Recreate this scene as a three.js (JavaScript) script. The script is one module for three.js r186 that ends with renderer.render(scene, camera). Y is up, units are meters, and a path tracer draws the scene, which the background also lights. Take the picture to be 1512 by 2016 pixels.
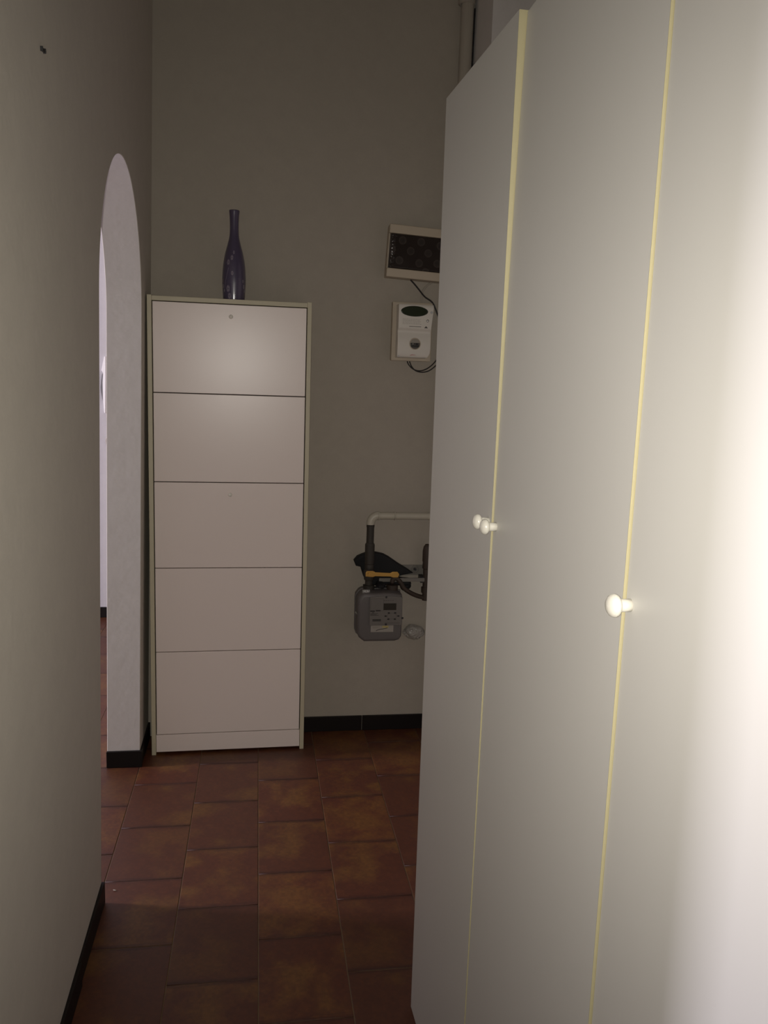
import * as THREE from 'three';
import { RoundedBoxGeometry } from 'three/addons/geometries/RoundedBoxGeometry.js';
import { mergeGeometries, mergeVertices, toCreasedNormals } from 'three/addons/utils/BufferGeometryUtils.js';
import { RectAreaLightUniformsLib } from 'three/addons/lights/RectAreaLightUniformsLib.js';

// ---------------------------------------------------------------- camera, sky, lights, exposure
const scene = new THREE.Scene();
const camera = new THREE.PerspectiveCamera(63.84, 1512 / 2016, 0.02, 60);
camera.position.set(0, 1.5, 0);
camera.rotation.order = 'YXZ';
camera.rotation.set(-0.156090716, -0.155035563, 0.033819576);

scene.background = new THREE.Color(0.62, 0.66, 0.8);           // pale daylight outside the far room's window
scene.backgroundIntensity = 1.2;

RectAreaLightUniformsLib.init();
const flash = new THREE.SpotLight(new THREE.Color(1.0, 0.952, 0.868), 5.5, 0, THREE.MathUtils.degToRad(57), 1, 2);   // the phone's flash beside its lens, brightest along its axis
flash.position.set(-0.0139, 1.502, 0.0008);
flash.target.position.set(0.095, 1.385, -0.98);
scene.add(flash.target);
flash.castShadow = true;
flash.shadow.radius = 0.2;
flash.name = 'phone_flash';
scene.add(flash);
const daylight = new THREE.RectAreaLight(new THREE.Color(0.90, 0.85, 1.0), 92, 0.42, 1.7);  // daylight in the far room's window
daylight.position.set(-4.56, 1.7, -3.0);
daylight.lookAt(0, 1.7, -3.0);
daylight.name = 'window_daylight';
scene.add(daylight);

const renderer = new THREE.WebGLRenderer({ antialias: true });
renderer.toneMapping = THREE.LinearToneMapping;
renderer.toneMappingExposure = 1.0;
renderer.shadowMap.enabled = true;

// ---------------------------------------------------------------- helpers
let seed = 7;
const rnd = () => { seed = (seed * 1664525 + 1013904223) >>> 0; return seed / 4294967296; };
const hash = (x, y) => { let h = (x * 374761393 + y * 668265263) | 0; h = Math.imul(h ^ (h >>> 13), 1274126177); return ((h ^ (h >>> 16)) >>> 0) / 4294967296; };
const sm = (t) => t * t * (3 - 2 * t);
function noise(x, y, p = 0) {                                   // value noise, periodic over p cells when p > 0
  const i = Math.floor(x), j = Math.floor(y), u = sm(x - i), v = sm(y - j);
  const w = (a) => (p ? ((a % p) + p) % p : a);
  const a = hash(w(i), w(j)), b = hash(w(i + 1), w(j)), c = hash(w(i), w(j + 1)), d = hash(w(i + 1), w(j + 1));
  return a + (b - a) * u + (c - a) * v + (a - b - c + d) * u * v;
}
const fbm = (x, y, o = 4, p = 0) => { let s = 0, a = 0.5, t = 0; for (let k = 0; k < o; k++) { s += a * noise(x, y, p); t += a; x *= 2; y *= 2; p *= 2; a *= 0.5; } return s / t; };
const clamp = (v, a = 0, b = 1) => Math.min(b, Math.max(a, v));
const step = (a, b, x) => sm(clamp((x - a) / (b - a)));
function pixelTexture(w, h, f, srgb = true) {                   // f(u, v) -> [r, g, b] in 0..1
  const d = new Uint8Array(w * h * 4);
  for (let y = 0; y < h; y++) for (let x = 0; x < w; x++) {
    const c = f(x / w, y / h), o = (y * w + x) * 4;
    for (let k = 0; k < 3; k++) d[o + k] = Math.round(255 * clamp(c[k]));
    d[o + 3] = 255;
  }
  const t = new THREE.DataTexture(d, w, h);
  t.wrapS = t.wrapT = THREE.RepeatWrapping; t.magFilter = THREE.LinearFilter; t.minFilter = THREE.LinearMipmapLinearFilter; t.generateMipmaps = true;
  if (srgb) t.colorSpace = THREE.SRGBColorSpace;
  t.needsUpdate = true;
  return t;
}
function drawn(w, h, draw) {
  const c = document.createElement('canvas'); c.width = w; c.height = h;
  draw(c.getContext('2d'), w, h);
  const t = new THREE.CanvasTexture(c); t.colorSpace = THREE.SRGBColorSpace; return t;
}
const lin = (r, g, b) => new THREE.Color().setRGB(r, g, b);
const std = (color, roughness = 0.6, more = {}) => new THREE.MeshStandardMaterial({ color, roughness, ...more });

const names = {};
function numbered(name) { const n = names[name] = (names[name] ?? -1) + 1; return n ? `${name}_${String(n).padStart(3, '0')}` : name; }
function finish(o) { o.castShadow = o.receiveShadow = true; return o; }
function struct(name, geometry, material) {
  const o = finish(new THREE.Mesh(geometry, material)); o.name = numbered(name); o.userData.kind = 'structure'; scene.add(o); return o;
}
function thing(name, label, category, [x, y, z], turn = 0, group) {
  const o = new THREE.Group(); o.name = numbered(name); o.position.set(x, y, z); o.rotation.y = turn;
  o.userData = { label, category }; if (group) o.userData.group = group;
  scene.add(o); return o;
}
function solo(name, label, category, geometry, material, group) {
  const o = finish(new THREE.Mesh(geometry, material)); o.name = numbered(name);
  o.userData = { label, category }; if (group) o.userData.group = group;
  scene.add(o); return o;
}
function part(parent, name, geometry, material, label) {
  const o = finish(new THREE.Mesh(geometry, material)); o.name = name; if (label) o.userData.label = label;
  parent.add(o); return o;
}
const box = (x0, x1, y0, y1, z0, z1, r = 0.0012, seg = 2) => {
  const g = new RoundedBoxGeometry(x1 - x0, y1 - y0, z1 - z0, seg, Math.min(r, (x1 - x0) / 2.01, (y1 - y0) / 2.01, (z1 - z0) / 2.01));
  g.translate((x0 + x1) / 2, (y0 + y1) / 2, (z0 + z1) / 2); return g;
};
const slab = (x0, x1, y0, y1, z0, z1) => { const g = new THREE.BoxGeometry(x1 - x0, y1 - y0, z1 - z0); g.translate((x0 + x1) / 2, (y0 + y1) / 2, (z0 + z1) / 2); return metres(g); };
function metres(g) {                                            // box-projected uv in metres
  g = g.index ? g.toNonIndexed() : g;
  const p = g.attributes.position, n = g.attributes.normal, uv = new Float32Array(p.count * 2);
  for (let i = 0; i < p.count; i++) {
    const ax = Math.abs(n.getX(i)), ay = Math.abs(n.getY(i)), az = Math.abs(n.getZ(i));
    const [u, v] = ax > ay && ax > az ? [p.getZ(i), p.getY(i)] : ay > az ? [p.getX(i), p.getZ(i)] : [p.getX(i), p.getY(i)];
    uv[2 * i] = u; uv[2 * i + 1] = v;
  }
  g.setAttribute('uv', new THREE.BufferAttribute(uv, 2)); return g;
}
const tube = (pts, r, seg = 40, rs = 12, closed = false) => {
  const c = new THREE.CatmullRomCurve3(pts.map((p) => new THREE.Vector3(...p)), closed, 'centripetal');
  const g = new THREE.TubeGeometry(c, seg, r, rs, closed);
  if (closed) return g;
  const ends = [0, 1].map((t) => { const e = new THREE.SphereGeometry(r, rs, 6); const p = c.getPoint(t); e.translate(p.x, p.y, p.z); return e; });
  return mergeGeometries([g, ...ends]);
};
const lathe = (pts, seg = 48) => new THREE.LatheGeometry(pts.map(([r, y]) => new THREE.Vector2(r, y)), seg);
const cyl = (r0, r1, h, seg = 32) => new THREE.CylinderGeometry(r0, r1, h, seg);
function outline(pts) { const s = new THREE.Shape(); pts.forEach(([x, y], i) => (i ? s.lineTo(x, y) : s.moveTo(x, y))); s.closePath(); return s; }
const extrude = (shape, depth, bevel = 0, curveSegments = 24, bevelSegments = 3) => new THREE.ExtrudeGeometry(shape, { depth: depth - 2 * bevel, bevelEnabled: bevel > 0, bevelSize: bevel, bevelThickness: bevel, bevelOffset: -bevel, bevelSegments, curveSegments }).translate(0, 0, bevel);
const roundRect = (x0, x1, y0, y1, r) => {
  const s = new THREE.Shape(), [a, b, c, d] = Array.isArray(r) ? r : [r, r, r, r];   // bottom left, bottom right, top right, top left
  s.moveTo(x0 + a, y0); s.lineTo(x1 - b, y0); s.absarc(x1 - b, y0 + b, b, -Math.PI / 2, 0); s.lineTo(x1, y1 - c); s.absarc(x1 - c, y1 - c, c, 0, Math.PI / 2);
  s.lineTo(x0 + d, y1); s.absarc(x0 + d, y1 - d, d, Math.PI / 2, Math.PI); s.lineTo(x0, y0 + a); s.absarc(x0 + a, y0 + a, a, Math.PI, 1.5 * Math.PI); return s;
};
function warp(g, f) {                                           // moves every vertex; keeps faces outward when f mirrors
  g = g.index ? g.toNonIndexed() : g;
  const p = g.attributes.position, v = new THREE.Vector3();
  for (let i = 0; i < p.count; i++) { v.fromBufferAttribute(p, i); const q = f(v.x, v.y, v.z); p.setXYZ(i, q[0], q[1], q[2]); }
  return g;
}
const creased = (g, a) => toCreasedNormals(g.scale(200, 200, 200), a).scale(0.005, 0.005, 0.005);
function warpIndexed(g, f) { const p = g.attributes.position; for (let i = 0; i < p.count; i++) p.setXYZ(i, ...f(p.getX(i), p.getY(i), p.getZ(i))); return g; }
function flip(g) {
  for (const a of Object.values(g.attributes)) for (let i = 0; i < a.count; i += 3) for (let k = 0; k < a.itemSize; k++) {
    const t = a.array[(i + 1) * a.itemSize + k]; a.array[(i + 1) * a.itemSize + k] = a.array[(i + 2) * a.itemSize + k]; a.array[(i + 2) * a.itemSize + k] = t;
  }
  return g;
}

// ---------------------------------------------------------------- materials
const plasterBump = pixelTexture(512, 512, (u, v) => { const n = 0.62 * fbm(u * 10, v * 10, 3, 10) + 0.38 * fbm(u * 70, v * 70, 2, 70); return [n, n, n]; }, false);
const plasterTone = pixelTexture(512, 512, (u, v) => { const n = 0.972 + 0.028 * fbm(u * 48, v * 48, 3, 48) + (hash(Math.floor(u * 512), Math.floor(v * 512)) - 0.5) * 0.014; return [n, n, n * 0.995]; });
plasterBump.repeat.set(0.9, 0.9); plasterTone.repeat.set(0.6, 0.6);
const plaster = (color) => std(color, 0.9, { bumpMap: plasterBump, bumpScale: 0.001, map: plasterTone });
const M = {
  wall: plaster(lin(0.385, 0.345, 0.29)),
  leftWall: plaster(lin(0.545, 0.505, 0.44)),
  whiteWall: plaster(lin(0.70, 0.67, 0.65)),
  farWall: plaster(lin(0.50, 0.48, 0.485)),
  ceiling: plaster(lin(0.72, 0.70, 0.66)),
  grout: std(lin(0.17, 0.115, 0.06), 0.95),
  skirting: new THREE.MeshPhysicalMaterial({ color: lin(0.009, 0.0065, 0.0055), roughness: 0.5, specularIntensity: 0.4 }),
  door: std(lin(0.60, 0.585, 0.545), 0.42),
  edge: std(lin(0.47, 0.42, 0.25), 0.5),
  flap: new THREE.MeshPhysicalMaterial({ color: lin(0.78, 0.69, 0.632), roughness: 0.29, specularIntensity: 0.7 }),
  beige: std(lin(0.50, 0.455, 0.32), 0.5),
  inside: std(lin(0.05, 0.042, 0.035), 0.9),
  knob: new THREE.MeshPhysicalMaterial({ color: lin(0.78, 0.75, 0.66), roughness: 0.28, clearcoat: 0.3, clearcoatRoughness: 0.2 }),
  whitePlastic: std(lin(0.62, 0.585, 0.52), 0.38),
  creamPlastic: std(lin(0.45, 0.38, 0.285), 0.45),
  greyPlastic: std(lin(0.42, 0.41, 0.40), 0.45),
  black: std(lin(0.012, 0.011, 0.012), 0.5),
  darkGlass: std(lin(0.02, 0.028, 0.014), 0.12),
  cable: std(lin(0.016, 0.013, 0.012), 0.5),
  pvc: std(lin(0.42, 0.39, 0.31), 0.4),
  darkPipe: std(lin(0.030, 0.025, 0.018), 0.65),
  rust: std(lin(0.038, 0.024, 0.015), 0.65),
  brass: std(lin(0.50, 0.28, 0.06), 0.42, { metalness: 0.25 }),
  steel: std(lin(0.45, 0.44, 0.42), 0.35, { metalness: 0.7 }),
  bracket: std(lin(0.17, 0.158, 0.135), 0.6),
  meterBody: std(lin(0.105, 0.094, 0.088), 0.5),
  glass: new THREE.MeshPhysicalMaterial({ color: 0xffffff, roughness: 0.02, transmission: 1, thickness: 0 }),
};

// ---------------------------------------------------------------- floor: terracotta tiles in a running bond
const TILE_W = 0.226878, TILE_L = 0.30039, X_FIRST = 0.014074, D_FIRST = 2.9396;
const CEILING = 3.2, NEAR = -3.6, FAR = 5.15, OUTER = -4.6;
struct('floor', slab(OUTER - 0.1, 1.15, -0.15, -0.0022, -FAR - 0.1, -NEAR + 0.1), M.grout);
const floor = scene.getObjectByName('floor');
const tileLooks = Array.from({ length: 8 }, (_, k) => {
  const ox = 13.7 * k, oy = 7.3 * k, warmth = (rnd() - 0.5) * 0.16, corner = [rnd(), rnd()], bright = 0.55 + 0.6 * rnd();
  const map = pixelTexture(192, 256, (u, v) => {
    const cloud = fbm(u * 3 + ox, v * 4 + oy, 4), fine = fbm(u * 26 + ox, v * 34 + oy, 3), grain = hash(Math.floor(u * 192) + k * 977, Math.floor(v * 256));
    const edge = Math.min(v, 1 - v) * 0.3, rim = 1 - step(0.003, 0.017, edge + (fbm(u * 5 + ox, v * 60, 2) - 0.5) * 0.018);   // ends darker along the row joints, ragged
    const du = u - corner[0], dv = v - corner[1];
    const straw = bright * clamp(step(0.40, 0.85, cloud + 0.34 * (0.6 - Math.hypot(du, dv))) + 0.35 * (fine - 0.5));
    let r = 0.312 + warmth * 0.14, g = 0.158, b = 0.092;
    r += 0.07 * straw; g += 0.085 * straw; b += 0.015 * straw;
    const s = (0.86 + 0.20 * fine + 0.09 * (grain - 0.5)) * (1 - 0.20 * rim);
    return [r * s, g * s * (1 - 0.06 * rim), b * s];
  });
  map.wrapS = map.wrapT = THREE.ClampToEdgeWrapping;
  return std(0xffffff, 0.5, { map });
});
function tileShape(variant) {                                   // slightly uneven edges, rounded arris
  const w = TILE_W - 0.0020, l = TILE_L - 0.0022, N = 6, top = [], s = 31 * variant;
  const ring = (inset, y) => {
    const out = [];
    for (const [ax, az, bx, bz] of [[-1, -1, 1, -1], [1, -1, 1, 1], [1, 1, -1, 1], [-1, 1, -1, -1]]) for (let i = 0; i < N; i++) {
      const t = i / N, x = ax + (bx - ax) * t, z = az + (bz - az) * t;
      const wob = (Math.abs(z) === 1 ? 0.0011 : 0.0004) * (noise(3.1 * (x + z) + s, s * 0.7 + az) - 0.5) * 2 * Math.sin(Math.PI * t);
      out.push([x * (w / 2 - inset) , y, z * (l / 2 - inset) + (Math.abs(z) === 1 ? wob : 0)]);
    }
    return out;
  };
  const rings = [ring(0, -0.006), ring(0, -0.0012), ring(0.0006, -0.0004), ring(0.0018, 0)], pos = [], idx = [];
  for (const r of rings) for (const p of r) pos.push(...p);
  const n = 4 * N;
  for (let k = 0; k < 3; k++) for (let i = 0; i < n; i++) { const a = k * n + i, b = k * n + (i + 1) % n; idx.push(a, a + n, b, b, a + n, b + n); }
  pos.push(0, 0, 0); for (let i = 0; i < n; i++) idx.push(3 * n + i, 4 * n, 3 * n + (i + 1) % n);
  const uv = []; for (let i = 0; i < pos.length; i += 3) uv.push(pos[i] / TILE_W + 0.5, pos[i + 2] / TILE_L + 0.5);
  const g = new THREE.BufferGeometry(); g.setAttribute('position', new THREE.Float32BufferAttribute(pos, 3)); g.setAttribute('uv', new THREE.Float32BufferAttribute(uv, 2)); g.setIndex(idx); g.computeVertexNormals();
  return g;
}
const tileShapes = [0, 1, 2, 3].map(tileShape), restOfTiles = [];
for (let col = -21; col <= 4; col++) for (let row = -8; row <= 22; row++) {
  const phase = D_FIRST + ({ '-2': 0.004, '-1': 0, 0: 0, 1: 0, 2: 0 }[col] ?? 0) + (((col % 2) + 2) % 2 ? -0.148 : 0);
  const x = X_FIRST + (col + 0.5) * TILE_W, d = phase - row * TILE_L + TILE_L / 2;
  if (d > FAR + 0.2 || d < NEAR - 0.1 || x > 1.1 || x < OUTER - 0.1) continue;
  const pick = Math.floor(hash(col + 50, row + 50) * 1e6), turn = pick % 2 ? Math.PI : 0;
  const seen = (d > 1.45 && d < 3.5 && x > -0.62 && x < 0.85) || (d > 2.1 && x > -1.3 && x < -0.5);
  const shape = tileShapes[pick % 4], y = (hash(col, row * 3 + 1) - 0.5) * 0.0008;
  if (seen) {
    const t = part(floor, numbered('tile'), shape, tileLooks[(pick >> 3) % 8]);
    t.position.set(x, y, -d); t.rotation.y = turn; t.rotation.z = (hash(col + 9, row) - 0.5) * 0.003;
  } else restOfTiles.push(shape.clone().rotateY(turn).translate(x, y, -d));
}
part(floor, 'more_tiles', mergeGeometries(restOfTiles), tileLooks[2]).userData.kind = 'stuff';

// ---------------------------------------------------------------- walls
const leftX = (d, y) => -0.430 - 0.0115 * (d - 2.24) + 0.016 * y, LEFT_THICK = 0.122;   // the old wall leans a little
{
  const s = new THREE.Shape(); s.moveTo(NEAR, 0);
  for (const [a, b, spring] of [[0.29, 1.095, 1.705], [2.24, 3.095, 1.705]]) {
    for (let y = 0; y < spring - 0.02; y += 0.1) s.lineTo(a, y);
    s.absarc((a + b) / 2, spring, (b - a) / 2, Math.PI, 0, true);
    for (let y = 1.69; y > 0; y -= 0.1) s.lineTo(b, y);
    s.lineTo(b, 0);
  }
  s.lineTo(FAR, 0); s.lineTo(FAR, CEILING); s.lineTo(NEAR, CEILING); s.closePath();
  let g = flip(warp(extrude(s, LEFT_THICK, 0.0016, 72, 1), (d, y, t) => [leftX(d, y) - t, y, -d])); g.computeVertexNormals();
  g = metres(g);
  const wall = [], reveal = [], p = g.attributes.position, n = g.attributes.normal;
  for (let i = 0; i < p.count; i += 3) {
    const d = -(p.getZ(i) + p.getZ(i + 1) + p.getZ(i + 2)) / 3, y = Math.max(p.getY(i), p.getY(i + 1), p.getY(i + 2));
    const inArch = d > 2.2 && d < 3.13 && y < 2.15 && Math.abs(n.getX(i) + n.getX(i + 1) + n.getX(i + 2)) < 1.5;
    (inArch ? reveal : wall).push(i);
  }
  const pick = (list) => { const o = new THREE.BufferGeometry(); for (const k of ['position', 'normal', 'uv']) { const a = g.attributes[k], z = a.itemSize, b = new Float32Array(list.length * 3 * z); list.forEach((i, j) => b.set(a.array.subarray(i * z, (i + 3) * z), j * 3 * z)); o.setAttribute(k, new THREE.BufferAttribute(b, z)); } return o; };
  struct('wall_left', pick(wall), M.leftWall);
  struct('trim_1', pick(reveal), M.whiteWall);                    // the arch's reveal, in a paler colour than the wall
}
struct('wall_back', slab(-0.45, 1.15, -0.002, CEILING, -3.47, -3.37), M.wall);
struct('wall_corner', metres(extrude(outline([[0.816, 3.37], [1.05, 3.37], [1.05, 3.13], [0.8255, 3.13]]), CEILING).rotateX(-Math.PI / 2)), M.whiteWall);
struct('wall_right', slab(1.04, 1.14, 0, CEILING, -3.37, -NEAR), M.wall);
struct('wall_front', slab(OUTER, 1.14, 0, CEILING, -NEAR, -NEAR + 0.1), M.wall);
struct('wall_far', slab(OUTER, -0.42, 0, CEILING, -FAR - 0.1, -FAR), M.farWall);
{
  const s = outline([[NEAR, 0], [FAR, 0], [FAR, CEILING], [NEAR, CEILING]]);
  const h = new THREE.Path(); h.moveTo(2.75, 0.8); h.lineTo(2.75, 2.6); h.lineTo(3.25, 2.6); h.lineTo(3.25, 0.8); h.closePath(); s.holes.push(h);
  const g = flip(warp(extrude(s, 0.3), (d, y, t) => [OUTER - t, y, -d])); g.computeVertexNormals();
  struct('wall_outer', metres(g), M.farWall);
  const w = struct('window_1', mergeGeometries([slab(-4.7, -4.62, 0.80, 0.84, -3.25, -2.75), slab(-4.7, -4.62, 2.56, 2.60, -3.25, -2.75), slab(-4.7, -4.62, 0.84, 2.56, -2.79, -2.75), slab(-4.7, -4.62, 0.84, 2.56, -3.25, -3.21), slab(-4.69, -4.63, 0.84, 2.56, -3.015, -2.985)]), M.whitePlastic);
  for (const d of [2.8875, 3.1125]) part(w, 'pane', slab(-4.662, -4.658, 0.84, 2.56, -d - 0.0975, -d + 0.0975), M.glass);
}
struct('ceiling', slab(OUTER - 0.3, 1.15, CEILING, CEILING + 0.12, -FAR - 0.1, -NEAR + 0.1), M.ceiling);

// dark skirting tiles, each piece its own
const SK = 0.066;
function skirting(name, pieces) {
  const g = new THREE.Group(); g.name = name; g.userData.kind = 'structure'; scene.add(g);
  for (const [x0, x1, d0, d1] of pieces) part(g, numbered('skirting_tile'), box(x0, x1, 0.001, SK, -d1, -d0, 0.0015), M.skirting);
  return g;
}
const skL = (d) => [leftX(d, 0) - 0.001, leftX(d, 0) + 0.0085];
skirting('baseboard_left', [[-0.1, 0.26], [1.15, 1.58], [1.583, 1.91], [1.913, 2.243]].map(([a, b]) => [...skL((a + b) / 2), a, b]));
skirting('baseboard_arch', [[-0.563, -0.4305, 3.086, 3.098], [...skL(3.24), 3.0985, 3.36]]);
skirting('baseboard_back', [[-0.42, 0.13], [0.1315, 0.458], [0.4605, 0.822]].map(([a, b]) => [a, b, 3.359, 3.3705]));
skirting('baseboard_far', [[-1.9, -1.25], [-1.248, -0.92], [-0.918, -0.57]].map(([a, b]) => [a, b, 5.139, 5.151]));

// ---------------------------------------------------------------- shoe cabinet
{
  const t = thing('shoe_cabinet', 'tall narrow cream shoe cabinet with five tilting flaps against the back wall', 'cabinet', [-0.108, 0, -3.3625], 0.0215);
  const W = 0.302, F = 0.171;                                    // half width, depth
  for (const s of [-1, 1]) part(t, 'side_panel', s < 0 ? box(-W, -W + 0.0165, 0, 1.79, 0, F) : box(W - 0.0165, W, 0, 1.79, 0, F), M.beige, 'yellowish beige edge');
  part(t, 'top_panel', box(-W + 0.0165, W - 0.0165, 1.770, 1.787, 0, F - 0.001), M.beige);
  part(t, 'back_panel', box(-W + 0.0165, W - 0.0165, 0.02, 1.77, 0.001, 0.006), M.inside);
  part(t, 'inner_board', mergeGeometries([box(-W + 0.0165, W - 0.0165, 0.02, 1.77, F - 0.03, F - 0.022)]), M.inside);
  part(t, 'plinth', box(-W + 0.0175, W - 0.0175, 0.012, 0.0835, F - 0.019, F - 0.002), M.flap);
  const tops = [1.7665, 1.4340, 1.0985, 0.7625, 0.4255], bottoms = [1.4372, 1.1017, 0.7657, 0.4287, 0.0867];
  tops.forEach((y1, i) => {
    const y0 = bottoms[i], h = y1 - y0;
    const f = part(t, 'flap', box(-W + 0.0200, W - 0.0200, 0, h, -0.017, 0, 0.0015), M.flap);
    f.position.set(0, y0, F - 0.0015); f.rotation.x = [0.0212, 0.004, 0.002, 0, 0][i];
    if (i % 2 === 0 && i < 4) {
      const k = part(f, 'knob', lathe([[0, 0.016], [0.0035, 0.0155], [0.0065, 0.0135], [0.0078, 0.0105], [0.0070, 0.0075], [0.0045, 0.0055], [0.0038, 0.003], [0.0045, 0], [0, 0]], 28), M.knob);
      k.rotation.x = Math.PI / 2; k.position.set(0.001, h - 0.044, 0);
    }
  });
}
// ---------------------------------------------------------------- bottle vase on the cabinet
{
  const map = drawn(1024, 1024, (c, w, h) => {
    c.fillStyle = '#4b4359'; c.fillRect(0, 0, w, h);
    for (let i = 0; i < 9000; i++) { const v = rnd(); c.fillStyle = `rgba(${v > 0.5 ? '98,90,112' : '44,38,54'},0.12)`; c.fillRect(rnd() * w, rnd() * h, 2 + rnd() * 4, 2 + rnd() * 9); }
    const X = (a) => w * (0.5 + a), Y = (b) => h * (1 - b);
    const blossom = (a, b, r) => { for (let k = 0; k < 5; k++) { const q = k * 1.2566 + a * 30; c.beginPath(); c.ellipse(X(a) + Math.cos(q) * r * 0.36, Y(b) + Math.sin(q) * r * 0.6, r * 0.34, r * 0.56, q, 0, 7); c.fillStyle = 'rgba(138,130,140,0.62)'; c.fill(); } c.beginPath(); c.ellipse(X(a), Y(b), r * 0.12, r * 0.18, 0, 0, 7); c.fillStyle = 'rgba(70,60,76,0.9)'; c.fill(); };
    for (let turn = -1; turn <= 1; turn++) {
      const o = turn * 0.34;
      c.strokeStyle = 'rgba(178,168,186,0.75)'; c.lineWidth = 4; c.beginPath(); c.moveTo(X(o - 0.155), Y(0.10)); c.quadraticCurveTo(X(o - 0.10), Y(0.26), X(o - 0.075), Y(0.36)); c.stroke();
      c.strokeStyle = 'rgba(110,100,116,0.5)'; c.lineWidth = 3; c.beginPath(); c.moveTo(X(o - 0.075), Y(0.36)); c.quadraticCurveTo(X(o - 0.05), Y(0.45), X(o), Y(0.52)); c.stroke();
      for (const [a, b, r] of [[-0.085, 0.42, 34], [-0.03, 0.47, 30], [0.0, 0.53, 22], [-0.02, 0.30, 26], [-0.08, 0.13, 40], [-0.06, 0.05, 36], [0.16, 0.16, 26], [0.14, 0.22, 20], [0.19, 0.11, 18]]) blossom(o + a, b, r);
    }
  });
  const P = [[0, 0], [0.037, 0], [0.0395, 0.002], [0.0406, 0.010], [0.0426, 0.035], [0.0445, 0.071], [0.0437, 0.100], [0.0407, 0.136], [0.0344, 0.173], [0.0245, 0.210], [0.0186, 0.235], [0.0166, 0.258], [0.0166, 0.285], [0.0178, 0.312], [0.0190, 0.324], [0.0196, 0.331], [0.0188, 0.3335], [0.0165, 0.332], [0.0150, 0.318], [0.0140, 0.27], [0, 0.26]];
  const c = new THREE.SplineCurve(P.map(([r, y]) => new THREE.Vector2(r, y)));
  const pts = [...P.slice(0, 3).map(([r, y]) => new THREE.Vector2(r, y)), ...Array.from({ length: 60 }, (_, i) => c.getPoint((2 + (i / 59) * 13) / 20)).slice(1), ...P.slice(16).map(([r, y]) => new THREE.Vector2(r, y))];
  const g = new THREE.LatheGeometry(pts, 72), uv = g.attributes.uv, p = g.attributes.position;
  for (let i = 0; i < p.count; i++) uv.setY(i, p.getY(i) / 0.334);
  const v = solo('bottle_vase', 'slender dark purple bottle vase with pale blossom print on top of the shoe cabinet', 'vase', g, new THREE.MeshPhysicalMaterial({ map, roughness: 0.34, clearcoat: 0.6, clearcoatRoughness: 0.12 }));
  v.position.set(-0.0955, 1.787, -3.282); v.rotation.y = Math.PI;
}

// ---------------------------------------------------------------- wardrobe along the right wall
{
  const a = THREE.MathUtils.degToRad(1.7);
  const t = thing('wardrobe', 'large white laminate wardrobe with knobbed doors filling the right side', 'wardrobe', [0.382, 0, -1.753], -Math.PI / 2 + a);
  const END = 1.385, BACK = -0.60;                                 // local x runs towards the camera, z out of the doors
  part(t, 'side_panel', box(0.004, 0.022, 0, 2.058, BACK, -0.024), M.door);
  part(t, 'side_panel', box(END - 0.022, END - 0.004, 0, 2.058, BACK, -0.024), M.door);
  part(t, 'top_panel', box(0.022, END - 0.022, 2.040, 2.058, BACK, -0.024), M.door);
  part(t, 'bottom_panel', box(0.022, END - 0.022, 0.0, 0.06, BACK, -0.03), M.door);
  part(t, 'back_panel', box(0.022, END - 0.022, 0.06, 2.04, BACK, BACK + 0.006), M.door);
  for (const x of [0.4245, 0.9]) part(t, 'divider', box(x - 0.009, x + 0.009, 0.06, 2.04, BACK + 0.006, -0.05), M.door);
  const knobShape = lathe([[0, 0.0280], [0.0044, 0.0276], [0.0088, 0.0260], [0.0119, 0.0235], [0.0132, 0.0204], [0.0130, 0.0175], [0.0114, 0.0151], [0.0087, 0.0137], [0.0076, 0.0125], [0.0074, 0.009], [0.0074, 0.0], [0, 0]], 48);
  // the old doors have warped: how far each stands out of the plane, by its share of width u and of height v
  const doors = [
    { x: [0.000, 0.421], top: 2.077, knob: [0.404, 1.270], out: (u, v) => 0.0009 + 0.0072 * v * (1 - u) },
    { x: [0.423, 0.904], top: 2.0735, knob: [0.437, 1.267], out: (u, v) => -(0.0002 + 0.0115 * v ** 3.7) * (1 - u) },
    { x: [0.9062, END], top: 2.070, knob: [0.9165, 1.264], out: () => -0.0028 }];
  for (const { x: [x0, x1], top, knob: [kx, ky], out } of doors) {
    const w = x1 - x0, h = top - 0.003;
    const board = (a, b, z0, z1) => {
      const g = new THREE.BoxGeometry(b - a, h, z1 - z0, 4, 32, 1).translate((a + b) / 2, h / 2, (z0 + z1) / 2);
      warpIndexed(g, (x, y, z) => [x, y, z + out(clamp(x / w), y / h)]); return g;
    };
    const d = part(t, 'door', board(0.0006, w - 0.0006, -0.018, 0), M.door);
    d.position.set(x0, 0.003, 0);
    for (const e of x0 ? [0, 1] : [1]) part(d, 'edge_band', e ? board(w - 0.0007, w, -0.0181, 0.0001) : board(0, 0.0007, -0.0181, 0.0001), M.edge, 'cream edge band');   // cream edge banding
    const k = part(d, 'knob', knobShape, M.knob); k.rotation.x = Math.PI / 2; k.position.set(kx - x0, ky - 0.003, out((kx - x0) / w, ky / h));
  }
}

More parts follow.
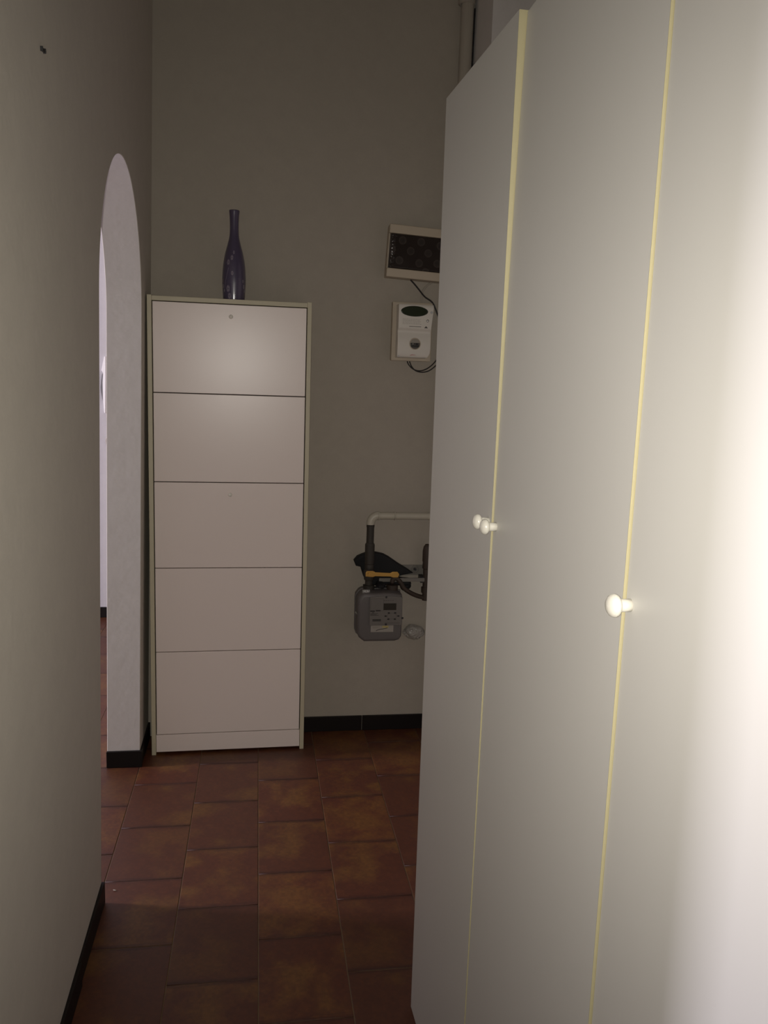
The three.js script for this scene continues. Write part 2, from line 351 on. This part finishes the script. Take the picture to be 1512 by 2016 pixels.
// ---------------------------------------------------------------- things on the back wall
{ // fuse box with a smoked window
  const t = thing('fuse_box', 'cream fuse box with a dark circle-patterned cover high on the back wall', 'fuse box', [0.4925, 1.9135, -3.37]);
  t.rotation.z = -0.048;
  const W = 0.245, H = 0.2005;
  part(t, 'housing', box(0.0015, W - 0.0015, 0.001, H - 0.001, 0.0, 0.048, 0.003), M.creamPlastic);
  part(t, 'top_rail', box(0, W, 0.1665, H, 0.03, 0.070, 0.004, 3), M.creamPlastic);
  part(t, 'bottom_rail', box(0, W, 0, 0.034, 0.03, 0.070, 0.004, 3), M.creamPlastic);
  const map = drawn(512, 288, (c, w, h) => {
    c.fillStyle = '#2b2421'; c.fillRect(0, 0, w, h);
    for (const [x, y] of [[0.21, 0.18], [0.36, 0.46], [0.525, 0.17], [0.66, 0.47], [0.52, 0.78], [0.83, 0.74], [0.86, 0.22], [0.18, 0.76], [0.64, 1.02], [0.99, 0.46], [0.04, 0.46]]) {
      const r = c.createRadialGradient(x * w, y * h, 8, x * w, y * h, 35); r.addColorStop(0, '#342e2b'); r.addColorStop(0.6, '#3a3430'); r.addColorStop(0.88, '#433c38'); r.addColorStop(1, '#2d2623');
      c.fillStyle = r; c.beginPath(); c.ellipse(x * w, y * h, 35, 35, 0, 0, 7); c.fill();
    }
  });
  const nx = 140, ny = 90, g = new THREE.PlaneGeometry(W - 0.010, 0.1325, nx, ny), p = g.attributes.position;   // film bent back at its edges, crinkled along the left
  for (let i = 0; i < p.count; i++) {
    const x = p.getX(i) + (W - 0.010) / 2, y = p.getY(i) + 0.06625, e = (d, r) => (d < r ? r - Math.sqrt(Math.max(0, r * r - (r - d) ** 2)) : 0);
    let z = 0.0635 - e(x, 0.012) - e(y, 0.007) - e(0.1325 - y, 0.004) - e(W - 0.010 - x, 0.006);
    z += 0.0030 * (fbm(x * 130, y * 240, 2) - 0.5) * (1 - step(0.008, 0.030, x)) + 0.0012 * (fbm(x * 14 + 3, y * 18, 2) - 0.5);
    p.setXYZ(i, x + 0.006, y + 0.034, Math.max(z, 0.0485));
  }
  g.computeVertexNormals();
  part(t, 'smoked_cover', g, new THREE.MeshPhysicalMaterial({ map, roughness: 0.16, clearcoat: 1, clearcoatRoughness: 0.12, side: THREE.DoubleSide }));
}
{ // electricity meter
  const t = thing('electricity_meter', 'white electricity meter with an oval display below the fuse box', 'meter', [0.529, 1.590, -3.37]);
  const W = 0.163, H = 0.2315;
  part(t, 'back_plate', extrude(roundRect(0, W, 0, H, 0.004), 0.034, 0.002), M.creamPlastic);
  const prof = outline([[0.030, 0.011], [0.070, 0.011], [0.078, 0.013], [0.082, 0.018], [0.0835, 0.03], [0.085, 0.05], [0.085, 0.07], [0.083, 0.090], [0.079, 0.106], [0.0775, 0.113], [0.080, 0.119], [0.0865, 0.124], [0.088, 0.130], [0.088, 0.205], [0.087, 0.214], [0.083, 0.219], [0.030, 0.219]]);
  const rightEnd = (y) => y < 0.045 ? 0.150 - 0.022 * (1 - Math.sqrt(1 - ((0.045 - y) / 0.034) ** 2 * 0.96)) : y < 0.13 ? 0.150 : y < 0.16 ? 0.150 + 0.007 * step(0.13, 0.16, y) : 0.157;
  const body = warp(extrude(prof, 1, 0.004, 12, 3), (z, y, x) => [0.016 + x * (rightEnd(Math.max(y, 0.011)) - 0.016), y, z]);
  flip(body); body.computeVertexNormals();
  const b = part(t, 'front_cover', creased(body, 0.7), M.whitePlastic);
  const disc = (rx, ry, h, seg = 48) => { const g = lathe([[0, h], [0.9, h], [0.97, h * 0.8], [1, 0], [0, 0]], seg); g.rotateX(Math.PI / 2); g.scale(rx, ry, 1); return g; };
  const put = (o, x, y, z) => { o.position.set(x, y, z); return o; };
  put(part(b, 'display', disc(0.0548, 0.0205, 0.0015), M.darkGlass, 'dark oval display'), 0.0795, 0.1925, 0.0878);
  put(part(b, 'button', lathe([[0, 0.004], [0.004, 0.0035], [0.0055, 0.0015], [0.0055, 0], [0, 0]], 24).rotateX(Math.PI / 2), M.steel), 0.1335, 0.1575, 0.0876);
  put(part(b, 'sensor', disc(0.0056, 0.0056, 0.0008, 24), M.greyPlastic), 0.148, 0.1905, 0.0877);
  put(part(b, 'port_ring', new THREE.TorusGeometry(0.0215, 0.0018, 10, 40), M.creamPlastic), 0.0865, 0.0665, 0.0848);
  put(part(b, 'port', disc(0.0205, 0.0205, 0.0012, 40), new THREE.MeshStandardMaterial({ roughness: 0.3, map: drawn(128, 128, (c) => { c.fillStyle = '#4a453f'; c.fillRect(0, 0, 128, 128); c.fillStyle = '#8c857a'; c.fillRect(0, 0, 128, 52); c.fillStyle = '#14110f'; c.fillRect(20, 56, 36, 24); c.fillRect(70, 56, 34, 24); c.fillRect(10, 84, 108, 18); c.fillStyle = '#8a8378'; c.beginPath(); c.arc(38, 66, 9, 0, 7); c.fill(); }) })), 0.0865, 0.0665, 0.0848);
  const uvFix = (m) => { const p = m.geometry.attributes.position, uv = m.geometry.attributes.uv; for (let i = 0; i < p.count; i++) uv.setXY(i, p.getX(i) / 0.041 + 0.5, p.getY(i) / 0.041 + 0.5); };
  uvFix(b.children[4]);
  const print = drawn(256, 128, (c, w, h) => {
    c.fillStyle = '#cfcabf'; c.fillRect(0, 0, w, h); c.fillStyle = 'rgba(110,103,94,0.5)';
    for (let k = 0; k < 5; k++) { let x = 8; while (x < 170) { const l = 5 + rnd() * 16; c.fillRect(x, 14 + k * 15, l, 5); x += l + 4; } }
    c.fillStyle = 'rgba(70,62,55,0.8)'; c.fillRect(70, 104, 110, 7);
    c.fillStyle = '#3a342e'; c.beginPath(); c.moveTo(208, 122); c.lineTo(244, 122); c.lineTo(226, 96); c.fill();
  });
  put(part(b, 'printed_label', new THREE.BoxGeometry(0.112, 0.040, 0.0006), std(0xffffff, 0.5, { map: print })), 0.085, 0.147, 0.0881);
  put(part(b, 'red_logo', extrude(outline([[-0.008, -0.002], [0.004, 0.0005], [0.016, 0], [0.016, 0.0012], [0.002, 0.0024], [-0.005, 0.0005]]), 0.0006), std(lin(0.35, 0.05, 0.04), 0.5)), 0.075, 0.022, 0.0822);
  for (const x of [0.022, 0.140]) put(part(b, 'screw', disc(0.0035, 0.0035, 0.0015, 16), M.greyPlastic), x, 0.017, x < 0.1 ? 0.0808 : 0.0600);
}
const path = (a) => a.map(([x, y, d]) => [x, y, -d]);
solo('power_cable', 'thick black cable slanting down from the fuse box past the electricity meter', 'cable', tube(path([[0.597, 1.9065, 3.33], [0.608, 1.898, 3.335], [0.632, 1.876, 3.345], [0.662, 1.8475, 3.356], [0.694, 1.8275, 3.360], [0.716, 1.787, 3.362], [0.736, 1.74, 3.364]]), 0.0032), M.cable);
solo('meter_lead', 'thin black lead looping lowest under the electricity meter', 'cable', tube(path([[0.607, 1.587, 3.345], [0.609, 1.582, 3.342], [0.614, 1.571, 3.342], [0.632, 1.553, 3.345], [0.660, 1.547, 3.348], [0.688, 1.553, 3.35], [0.714, 1.572, 3.352], [0.748, 1.61, 3.36]]), 0.0024), M.cable);
solo('meter_lead', 'thin black lead in the tighter loop under the electricity meter, rising to the right', 'cable', tube(path([[0.597, 1.587, 3.341], [0.598, 1.583, 3.338], [0.603, 1.574, 3.336], [0.621, 1.5585, 3.337], [0.646, 1.552, 3.340], [0.677, 1.560, 3.344], [0.713, 1.590, 3.35], [0.745, 1.645, 3.36]]), 0.0024), M.cable);
solo('wall_wire', 'thin wall-coloured wire bending down behind the slanting black cable', 'wire', tube(path([[0.752, 1.915, 3.366], [0.72, 1.911, 3.366], [0.691, 1.906, 3.366], [0.671, 1.893, 3.366], [0.657, 1.874, 3.366], [0.651, 1.85, 3.366], [0.650, 1.815, 3.366]]), 0.0034), M.wall);
{
  const t = thing('water_pipe', 'wall-coloured vertical pipe in the right corner of the back wall', 'pipe', [0.7815, 0, -3.345]);
  part(t, 'pipe_run', cyl(0.025, 0.025, 3.2, 36).translate(0, 1.6, 0), M.wall);
  part(t, 'collar', lathe([[0.025, 0], [0.032, 0.003], [0.0335, 0.01], [0.0335, 0.05], [0.025, 0.056]], 36).translate(-0.004, 2.943, 0), M.wall);
  solo('corner_cable', 'black cable running straight down the corner beside the vertical pipe', 'cable', tube(path([[0.8125, 2.935, 3.352], [0.8115, 2.82, 3.352], [0.8110, 2.70, 3.352], [0.8105, 2.4, 3.352], [0.8105, 1.2, 3.352]]), 0.0034, 60), M.black);
}
{ // white pvc pipe with an elbow
  const t = thing('white_pipe', 'white plastic pipe with an elbow above the gas meter', 'pipe', [0.461, 0.92, -3.3]);
  const y = 0.0385;
  part(t, 'pipe_run', cyl(0.0152, 0.0152, 0.262, 28).rotateZ(Math.PI / 2).translate(0.161, y, 0), M.pvc);
  part(t, 'elbow', mergeGeometries([new THREE.TubeGeometry(new THREE.CatmullRomCurve3([[0, 0.0018, 0], [0, 0.008, 0], [0.003, 0.02, 0], [0.011, 0.031, 0], [0.024, y, 0], [0.036, y, 0]].map((p) => new THREE.Vector3(...p)), false, 'centripetal'), 30, 0.0172, 24).toNonIndexed(), lathe([[0.0152, 0], [0.0178, 0.0005], [0.0185, 0.003], [0.0185, 0.006], [0.0152, 0.0066]], 28).rotateZ(-Math.PI / 2).translate(0.030, y, 0).toNonIndexed()]), M.pvc);
  for (const x of [0.10, 0.25]) part(t, 'wall_clip', mergeGeometries([new THREE.TorusGeometry(0.0165, 0.0022, 8, 28).rotateY(Math.PI / 2).translate(x, y, 0).toNonIndexed(), new THREE.BoxGeometry(0.010, 0.010, 0.056).translate(x, y, -0.043).toNonIndexed()]), M.pvc);
}
{ // dark gas inlet pipe with its yellow lever
  const t = thing('gas_pipe', 'dark gas inlet pipe with a yellow valve lever rising from the gas meter', 'pipe', [0.4615, 0.655, -3.3]);
  part(t, 'pipe_run', lathe([[0, 0.0130], [0.0155, 0.0130], [0.0155, 0.255], [0.0165, 0.257], [0.0165, 0.266], [0, 0.266]], 32), M.darkPipe);
  part(t, 'collar', lathe([[0.0155, 0.100], [0.0195, 0.103], [0.0200, 0.180], [0.0190, 0.186], [0.0155, 0.190]], 32), M.darkPipe);
  part(t, 'collar', lathe([[0.0155, 0.076], [0.0205, 0.080], [0.0205, 0.098], [0.0155, 0.101]], 6), M.darkPipe);
  part(t, 'valve_body', lathe([[0.0155, 0.03], [0.0205, 0.036], [0.0220, 0.052], [0.0220, 0.072], [0.0205, 0.078], [0.0155, 0.08]], 8), M.darkPipe);
  const lever = extrude(outline([[-0.018, -0.011], [0.012, -0.013], [0.022, -0.009], [0.085, -0.0085], [0.096, -0.0125], [0.118, -0.011], [0.122, 0.002], [0.114, 0.012], [0.094, 0.012], [0.084, 0.006], [0.022, 0.0075], [0.012, 0.0125], [-0.014, 0.012], [-0.019, 0.004]]), 0.007, 0.0018);
  const v = part(t, 'lever', lever, M.brass, 'yellow valve lever'); v.position.set(0, 0.066, 0.028); v.rotation.z = -0.03;
  const stem = part(t, 'valve_stem', mergeGeometries([cyl(0.007, 0.007, 0.03, 20).rotateX(Math.PI / 2).toNonIndexed(), cyl(0.0095, 0.0095, 0.006, 6).rotateX(Math.PI / 2).translate(0, 0, 0.016).toNonIndexed()]), M.brass); stem.position.set(0, 0.066, 0.022);
}
{ // gas meter
  const t = thing('gas_meter', 'grey rounded gas meter with a printed front panel low on the back wall', 'meter', [0.409, 0.445, -3.37]);
  const o = new THREE.Shape(), pts = [[0.030, 0], [0.158, 0], [0.176, 0.006], [0.185, 0.020], [0.186, 0.035], [0.185, 0.170], [0.183, 0.196], [0.150, 0.203], [0.110, 0.2055], [0.070, 0.203], [0.028, 0.205], [0.014, 0.197], [0.002, 0.180], [0, 0.165], [0.001, 0.036], [0.008, 0.018]];
  pts.forEach(([x, y], i) => (i ? o.lineTo(x, y) : o.moveTo(x, y))); o.closePath();
  part(t, 'body', creased(extrude(o, 0.135, 0.014, 8, 5), 0.5).translate(0, 0, 0.012), M.meterBody);
  part(t, 'seam_flange', extrude(outline(pts.map(([x, y]) => [0.093 + (x - 0.093) * 1.045, 0.103 + (y - 0.103) * 1.04])), 0.008, 0.002).translate(0, 0, 0.062), M.meterBody);
  const print = drawn(512, 460, (c, w, h) => {
    c.fillStyle = '#c9c5c0'; c.fillRect(0, 0, w, h);
    c.strokeStyle = 'rgba(80,76,72,0.5)'; c.lineWidth = 4; c.strokeRect(16, 36, 200, 190);
    c.fillStyle = 'rgba(40,36,34,0.75)'; c.fillRect(10, 222, 70, 20); c.fillRect(96, 214, 74, 20); c.fillRect(40, 250, 30, 10); c.fillRect(14, 268, 120, 6); c.fillRect(14, 282, 96, 6); c.fillRect(14, 296, 130, 6);
    c.fillStyle = 'rgba(34,30,28,0.9)'; c.fillRect(50, 360, 130, 34); c.fillStyle = '#c9c5c0'; for (let k = 0; k < 9; k++) c.fillRect(56 + k * 14, 366, 4, 22);
    c.fillStyle = '#211d1c'; for (const [x, y] of [[300, 262], [400, 262], [252, 312], [450, 312], [296, 362], [398, 362]]) { c.beginPath(); c.ellipse(x, y, 19, 11, 0, 0, 7); c.fill(); }
    c.strokeStyle = 'rgba(60,56,52,0.7)'; c.lineWidth = 3; c.beginPath(); c.ellipse(350, 312, 74, 48, 0, 0, 7); c.stroke();
    c.fillStyle = 'rgba(60,56,52,0.5)'; for (let k = 0; k < 5; k++) c.fillRect(210 + k * 34, 60, 24, 8); c.fillRect(236, 420, 240, 6);
  });
  const s = new THREE.Shape(); s.moveTo(0.049, 0.072); s.lineTo(0.184, 0.072); s.lineTo(0.182, 0.190); s.quadraticCurveTo(0.116, 0.200, 0.048, 0.190); s.closePath();
  const pg = extrude(s, 0.008, 0.0016, 16, 2), pp = pg.attributes.position, uv = pg.attributes.uv;
  for (let i = 0; i < pp.count; i++) uv.setXY(i, (pp.getX(i) - 0.048) / 0.136, (pp.getY(i) - 0.072) / 0.122);
  const panel = part(t, 'front_panel', pg.translate(0, 0, 0.1465), std(0x84817d, 0.45, { map: print }));
  part(panel, 'display', box(0.105, 0.158, 0.137, 0.165, 0.153, 0.1562, 0.001), std(lin(0.03, 0.026, 0.02), 0.25), 'dark little display');
  for (const [x, y] of [[0.115, 0.191], [0.117, 0.076], [0.185, 0.102]]) part(panel, 'screw', lathe([[0, 0.003], [0.0035, 0.003], [0.005, 0.001], [0.005, 0], [0, 0]], 6).rotateX(Math.PI / 2).translate(x, y, 0.1535), M.black);
  part(t, 'paper_label', slab(0.056, 0.150, 0.042, 0.070, 0.1468, 0.1476), std(0xffffff, 0.6, { map: drawn(256, 80, (c, w, h) => {
    c.fillStyle = '#908a81'; c.fillRect(0, 0, w, h); c.fillStyle = '#a89a5c'; c.fillRect(130, 6, 70, 22); c.strokeStyle = '#3c352f'; c.lineWidth = 8; c.beginPath(); c.moveTo(60, 66); c.quadraticCurveTo(90, 46, 130, 44); c.quadraticCurveTo(160, 40, 190, 30); c.stroke(); c.fillStyle = '#7f786e'; c.fillRect(20, 14, 80, 6); c.fillRect(20, 28, 60, 5);
  }) }));
  { const L = t.children[3].geometry, p = L.attributes.position, u = L.attributes.uv; for (let i = 0; i < p.count; i++) u.setXY(i, (p.getX(i) - 0.056) / 0.094, (p.getY(i) - 0.042) / 0.028); }
  for (const [x, m] of [[0.0525, M.darkPipe], [0.1515, M.rust]]) part(t, 'union_nut', mergeGeometries([cyl(0.026, 0.026, 0.022, 6).translate(x, 0.210, 0.07).toNonIndexed(), cyl(0.019, 0.019, 0.03, 24).translate(x, 0.207, 0.07).toNonIndexed()]), m);
  part(t, 'seal', mergeGeometries([lathe([[0, 0.006], [0.006, 0.005], [0.0065, 0], [0, 0]], 16).rotateX(Math.PI / 2).translate(0.034, 0.203, 0.125).toNonIndexed(), lathe([[0, 0.006], [0.005, 0.005], [0.0055, 0], [0, 0]], 16).rotateX(Math.PI / 2).translate(0.043, 0.207, 0.124).toNonIndexed(), new THREE.BoxGeometry(0.03, 0.022, 0.014).translate(0.036, 0.203, 0.117).toNonIndexed()]), M.steel, 'small shiny metal seals');
  part(t, 'side_tab', tube([[0.012, 0.108, 0.12], [0.000, 0.114, 0.122], [-0.004, 0.119, 0.122]], 0.0042, 12, 10), M.bracket);
}
{ // black wrapping round the valve
  const pts = [[0.402, 0.763], [0.416, 0.78], [0.439, 0.79], [0.46, 0.798], [0.483, 0.799], [0.524, 0.792], [0.551, 0.777], [0.59, 0.749], [0.625, 0.728], [0.655, 0.709], [0.619, 0.702], [0.585, 0.693], [0.612, 0.686], [0.642, 0.683], [0.650, 0.662], [0.634, 0.652], [0.610, 0.654], [0.56, 0.654], [0.485, 0.654], [0.464, 0.656], [0.444, 0.694], [0.431, 0.735], [0.411, 0.739]];
  let g = mergeVertices(extrude(outline(pts), 0.040, 0.010, 4, 4).deleteAttribute('uv').deleteAttribute('normal'), 1e-4);
  g = warp(g, (x, y, z) => [x + 0.004 * (fbm(x * 40, y * 40, 2) - 0.5), y + 0.004 * (fbm(y * 44, x * 40 + 5, 2) - 0.5), -3.369 + z * (0.75 + 0.5 * fbm(x * 30, y * 30 + z * 40, 3))]);
  const lump = mergeVertices(new THREE.IcosahedronGeometry(1, 10).deleteAttribute('uv').deleteAttribute('normal'), 1e-4);   // black lump lying on the meter
  warpIndexed(lump, (x, y, z) => { const n = 1 + 0.35 * (fbm(x * 2.5 + 4, y * 2.5 + z * 2 + 9, 3) - 0.5); return [0.5115 + x * n * 0.021, 0.668 + y * n * 0.013, -3.297 + z * n * 0.045]; });
  const lump2 = mergeVertices(new THREE.IcosahedronGeometry(1, 8).deleteAttribute('uv').deleteAttribute('normal'), 1e-4);
  warpIndexed(lump2, (x, y, z) => { const n = 1 + 0.35 * (fbm(x * 2.5 + 14, y * 2.5 + z * 2 + 2, 3) - 0.5); return [0.626 + x * n * 0.024, 0.652 + y * n * 0.022, -3.350 + z * n * 0.016]; });
  g = mergeGeometries([g, lump, lump2].map((q) => (q.index ? q.toNonIndexed() : q)));
  g = mergeVertices(g.deleteAttribute('normal'), 1e-5);
  g.computeVertexNormals();
  solo('black_wrapping', 'crumpled black plastic wrapping bunched behind the gas valve', 'wrapping', metres(g), std(lin(0.003, 0.003, 0.0035), 0.8));
}
{
  const t = thing('wall_bracket', 'grey metal bracket bar and bolted plate behind the gas valve', 'bracket', [0.611, 0.677, -3.37]);
  part(t, 'bar', box(-0.105, 0.092, 0, 0.0155, 0.053, 0.061, 0.001), M.bracket);
  part(t, 'plate', box(0, 0.095, 0.016, 0.060, 0, 0.006, 0.001), M.bracket);
  part(t, 'arm', box(0.072, 0.090, -0.006, 0.020, 0.004, 0.058, 0.002), M.black);
  part(t, 'bolt_ring', new THREE.TorusGeometry(0.0125, 0.0034, 10, 28).translate(0.056, 0.042, 0.008), M.bracket);
  part(t, 'bolt', cyl(0.006, 0.006, 0.012, 6).rotateX(Math.PI / 2).translate(0.056, 0.042, 0.008), M.black);
}
{
  const t = thing('riser_pipe', 'dark capped riser pipe half hidden by the wardrobe beside the gas valve', 'pipe', [0.709, 0.594, -3.32]);
  part(t, 'pipe_run', cyl(0.0145, 0.0145, 0.2, 24).translate(0, 0.1, 0), M.rust);
  part(t, 'cap', lathe([[0.0145, 0.135], [0.019, 0.14], [0.0175, 0.165], [0.0195, 0.17], [0.0195, 0.215], [0.016, 0.232], [0.009, 0.242], [0, 0.244]], 24), M.rust);
  part(t, 'union_nut', cyl(0.021, 0.021, 0.024, 6).translate(0, 0.045, 0), M.rust);
  part(t, 'wall_clip', new THREE.BoxGeometry(0.012, 0.012, 0.05).translate(0, 0.12, -0.026), M.rust);
}
solo('outlet_pipe', 'bent brown outlet pipe curving from the gas meter to the riser pipe', 'pipe', tube(path([[0.5605, 0.679, 3.30], [0.564, 0.690, 3.30], [0.577, 0.694, 3.298], [0.593, 0.681, 3.296], [0.612, 0.652, 3.298], [0.640, 0.631, 3.304], [0.672, 0.615, 3.312], [0.700, 0.606, 3.32]]), 0.0095, 60, 16), M.rust);
{
  const g = mergeVertices(new THREE.IcosahedronGeometry(1, 14).deleteAttribute('uv').deleteAttribute('normal'), 1e-4), p = g.attributes.position;
  for (let i = 0; i < p.count; i++) {
    const x = p.getX(i), y = p.getY(i), z = p.getZ(i), n = 1 + 0.34 * (fbm(x * 3 + 9, y * 3 + z * 2.1, 3) - 0.5) - 0.16 * Math.abs(fbm(x * 5 + 2, z * 5 - y * 4 + 7, 2) - 0.5) * 4 * 0.5;
    p.setXYZ(i, 0.671 + x * n * 0.046, 0.447 + y * n * 0.033, Math.max(-3.3695, -3.348 + z * n * 0.03));
  }
  g.computeVertexNormals();
  solo('plastic_wrap', 'crumpled ball of clear plastic wrap stuck to the wall right of the gas meter', 'plastic wrap', g, new THREE.MeshPhysicalMaterial({ color: lin(0.52, 0.49, 0.44), roughness: 0.3, transmission: 0.45, thickness: 0 }));
}

// ---------------------------------------------------------------- left wall and the room beyond the arch
{
  const t = thing('intercom', 'slim white wall intercom with grey crescent and hanging cord seen through the arch', 'intercom', [-0.9, 1.262, -5.15]);
  part(t, 'base', extrude(outline([[-0.005, 0.005], [0.001, 0.004], [0.006, 0.19], [0.008, 0.333], [0.002, 0.336], [-0.017, 0.254], [-0.007, 0.241], [-0.0105, 0.18], [-0.010, 0.08]]), 0.035, 0.001), std(lin(0.85, 0.83, 0.82), 0.4));
  part(t, 'crescent', extrude(outline([[-0.011, 0.236], [-0.015, 0.228], [-0.020, 0.195], [-0.0245, 0.155], [-0.0225, 0.125], [-0.015, 0.085], [-0.010, 0.068], [-0.0112, 0.12], [-0.0118, 0.18]]), 0.028, 0.001), std(lin(0.16, 0.15, 0.15), 0.5), 'grey crescent');  // dark grey crescent-shaped piece left of the white base
  part(t, 'cord', tube([[-0.002, 0.006, 0.012], [0.004, -0.002, 0.014], [0.006, -0.02, 0.012], [0.011, -0.08, 0.010], [0.018, -0.125, 0.008], [0.013, -0.135, 0.008], [0.0, -0.148, 0.008], [-0.003, -0.170, 0.008], [0.003, -0.188, 0.008], [0.014, -0.194, 0.008], [0.024, -0.186, 0.008], [0.027, -0.165, 0.008]], 0.0042, 90, 8), std(lin(0.42, 0.38, 0.35), 0.6));
}
{
  const g = new THREE.IcosahedronGeometry(1, 1); warpIndexed(g, (x, y, z) => [-0.403 + 0.005 * x + 0.001 * z, 0.0022 + 0.0016 * y, -2.297 + 0.003 * z + 0.0015 * x]); g.computeVertexNormals();
  solo('paint_chip', 'tiny pale chip lying on the floor tiles beside the arch', 'chip', g, std(lin(0.28, 0.24, 0.19), 0.8));
}
{
  const d = 1.665, y = 2.07, x = leftX(d, y);
  const g = mergeGeometries([box(-0.001, 0.004, -0.0026, 0.0026, -0.011, 0.011, 0.001), box(-0.001, 0.005, -0.0042, 0.0042, -0.0125, -0.0095, 0.001), box(-0.001, 0.005, -0.0042, 0.0042, 0.0095, 0.0125, 0.001)].map((q) => q.toNonIndexed()));
  g.rotateX(0.16); g.translate(x, y, -d);
  solo('wall_staple', 'small black metal staple stuck high in the left wall', 'staple', g, M.black);
}

// ---------------------------------------------------------------- the phone that takes the photograph, its flash lit
{
  const t = thing('smartphone', 'dark smartphone held up at the near end of the corridor, its flash lit', 'phone', [0, 1.5, 0]);
  t.quaternion.copy(camera.quaternion);
  part(t, 'body', box(-0.052, 0.015, -0.127, 0.011, 0.0045, 0.0115, 0.003, 3), M.black);
  part(t, 'lens_ring', new THREE.TorusGeometry(0.0052, 0.0007, 8, 28).translate(0, 0, 0.0045), M.steel);
  part(t, 'flash_lamp', cyl(0.0030, 0.0030, 0.0008, 24).rotateX(Math.PI / 2).translate(-0.014, 0.002, 0.0042), std(0xffffff, 0.3, { emissive: new THREE.Color(1, 0.952, 0.868), emissiveIntensity: 3 }), 'lit flash');
}

renderer.render(scene, camera);
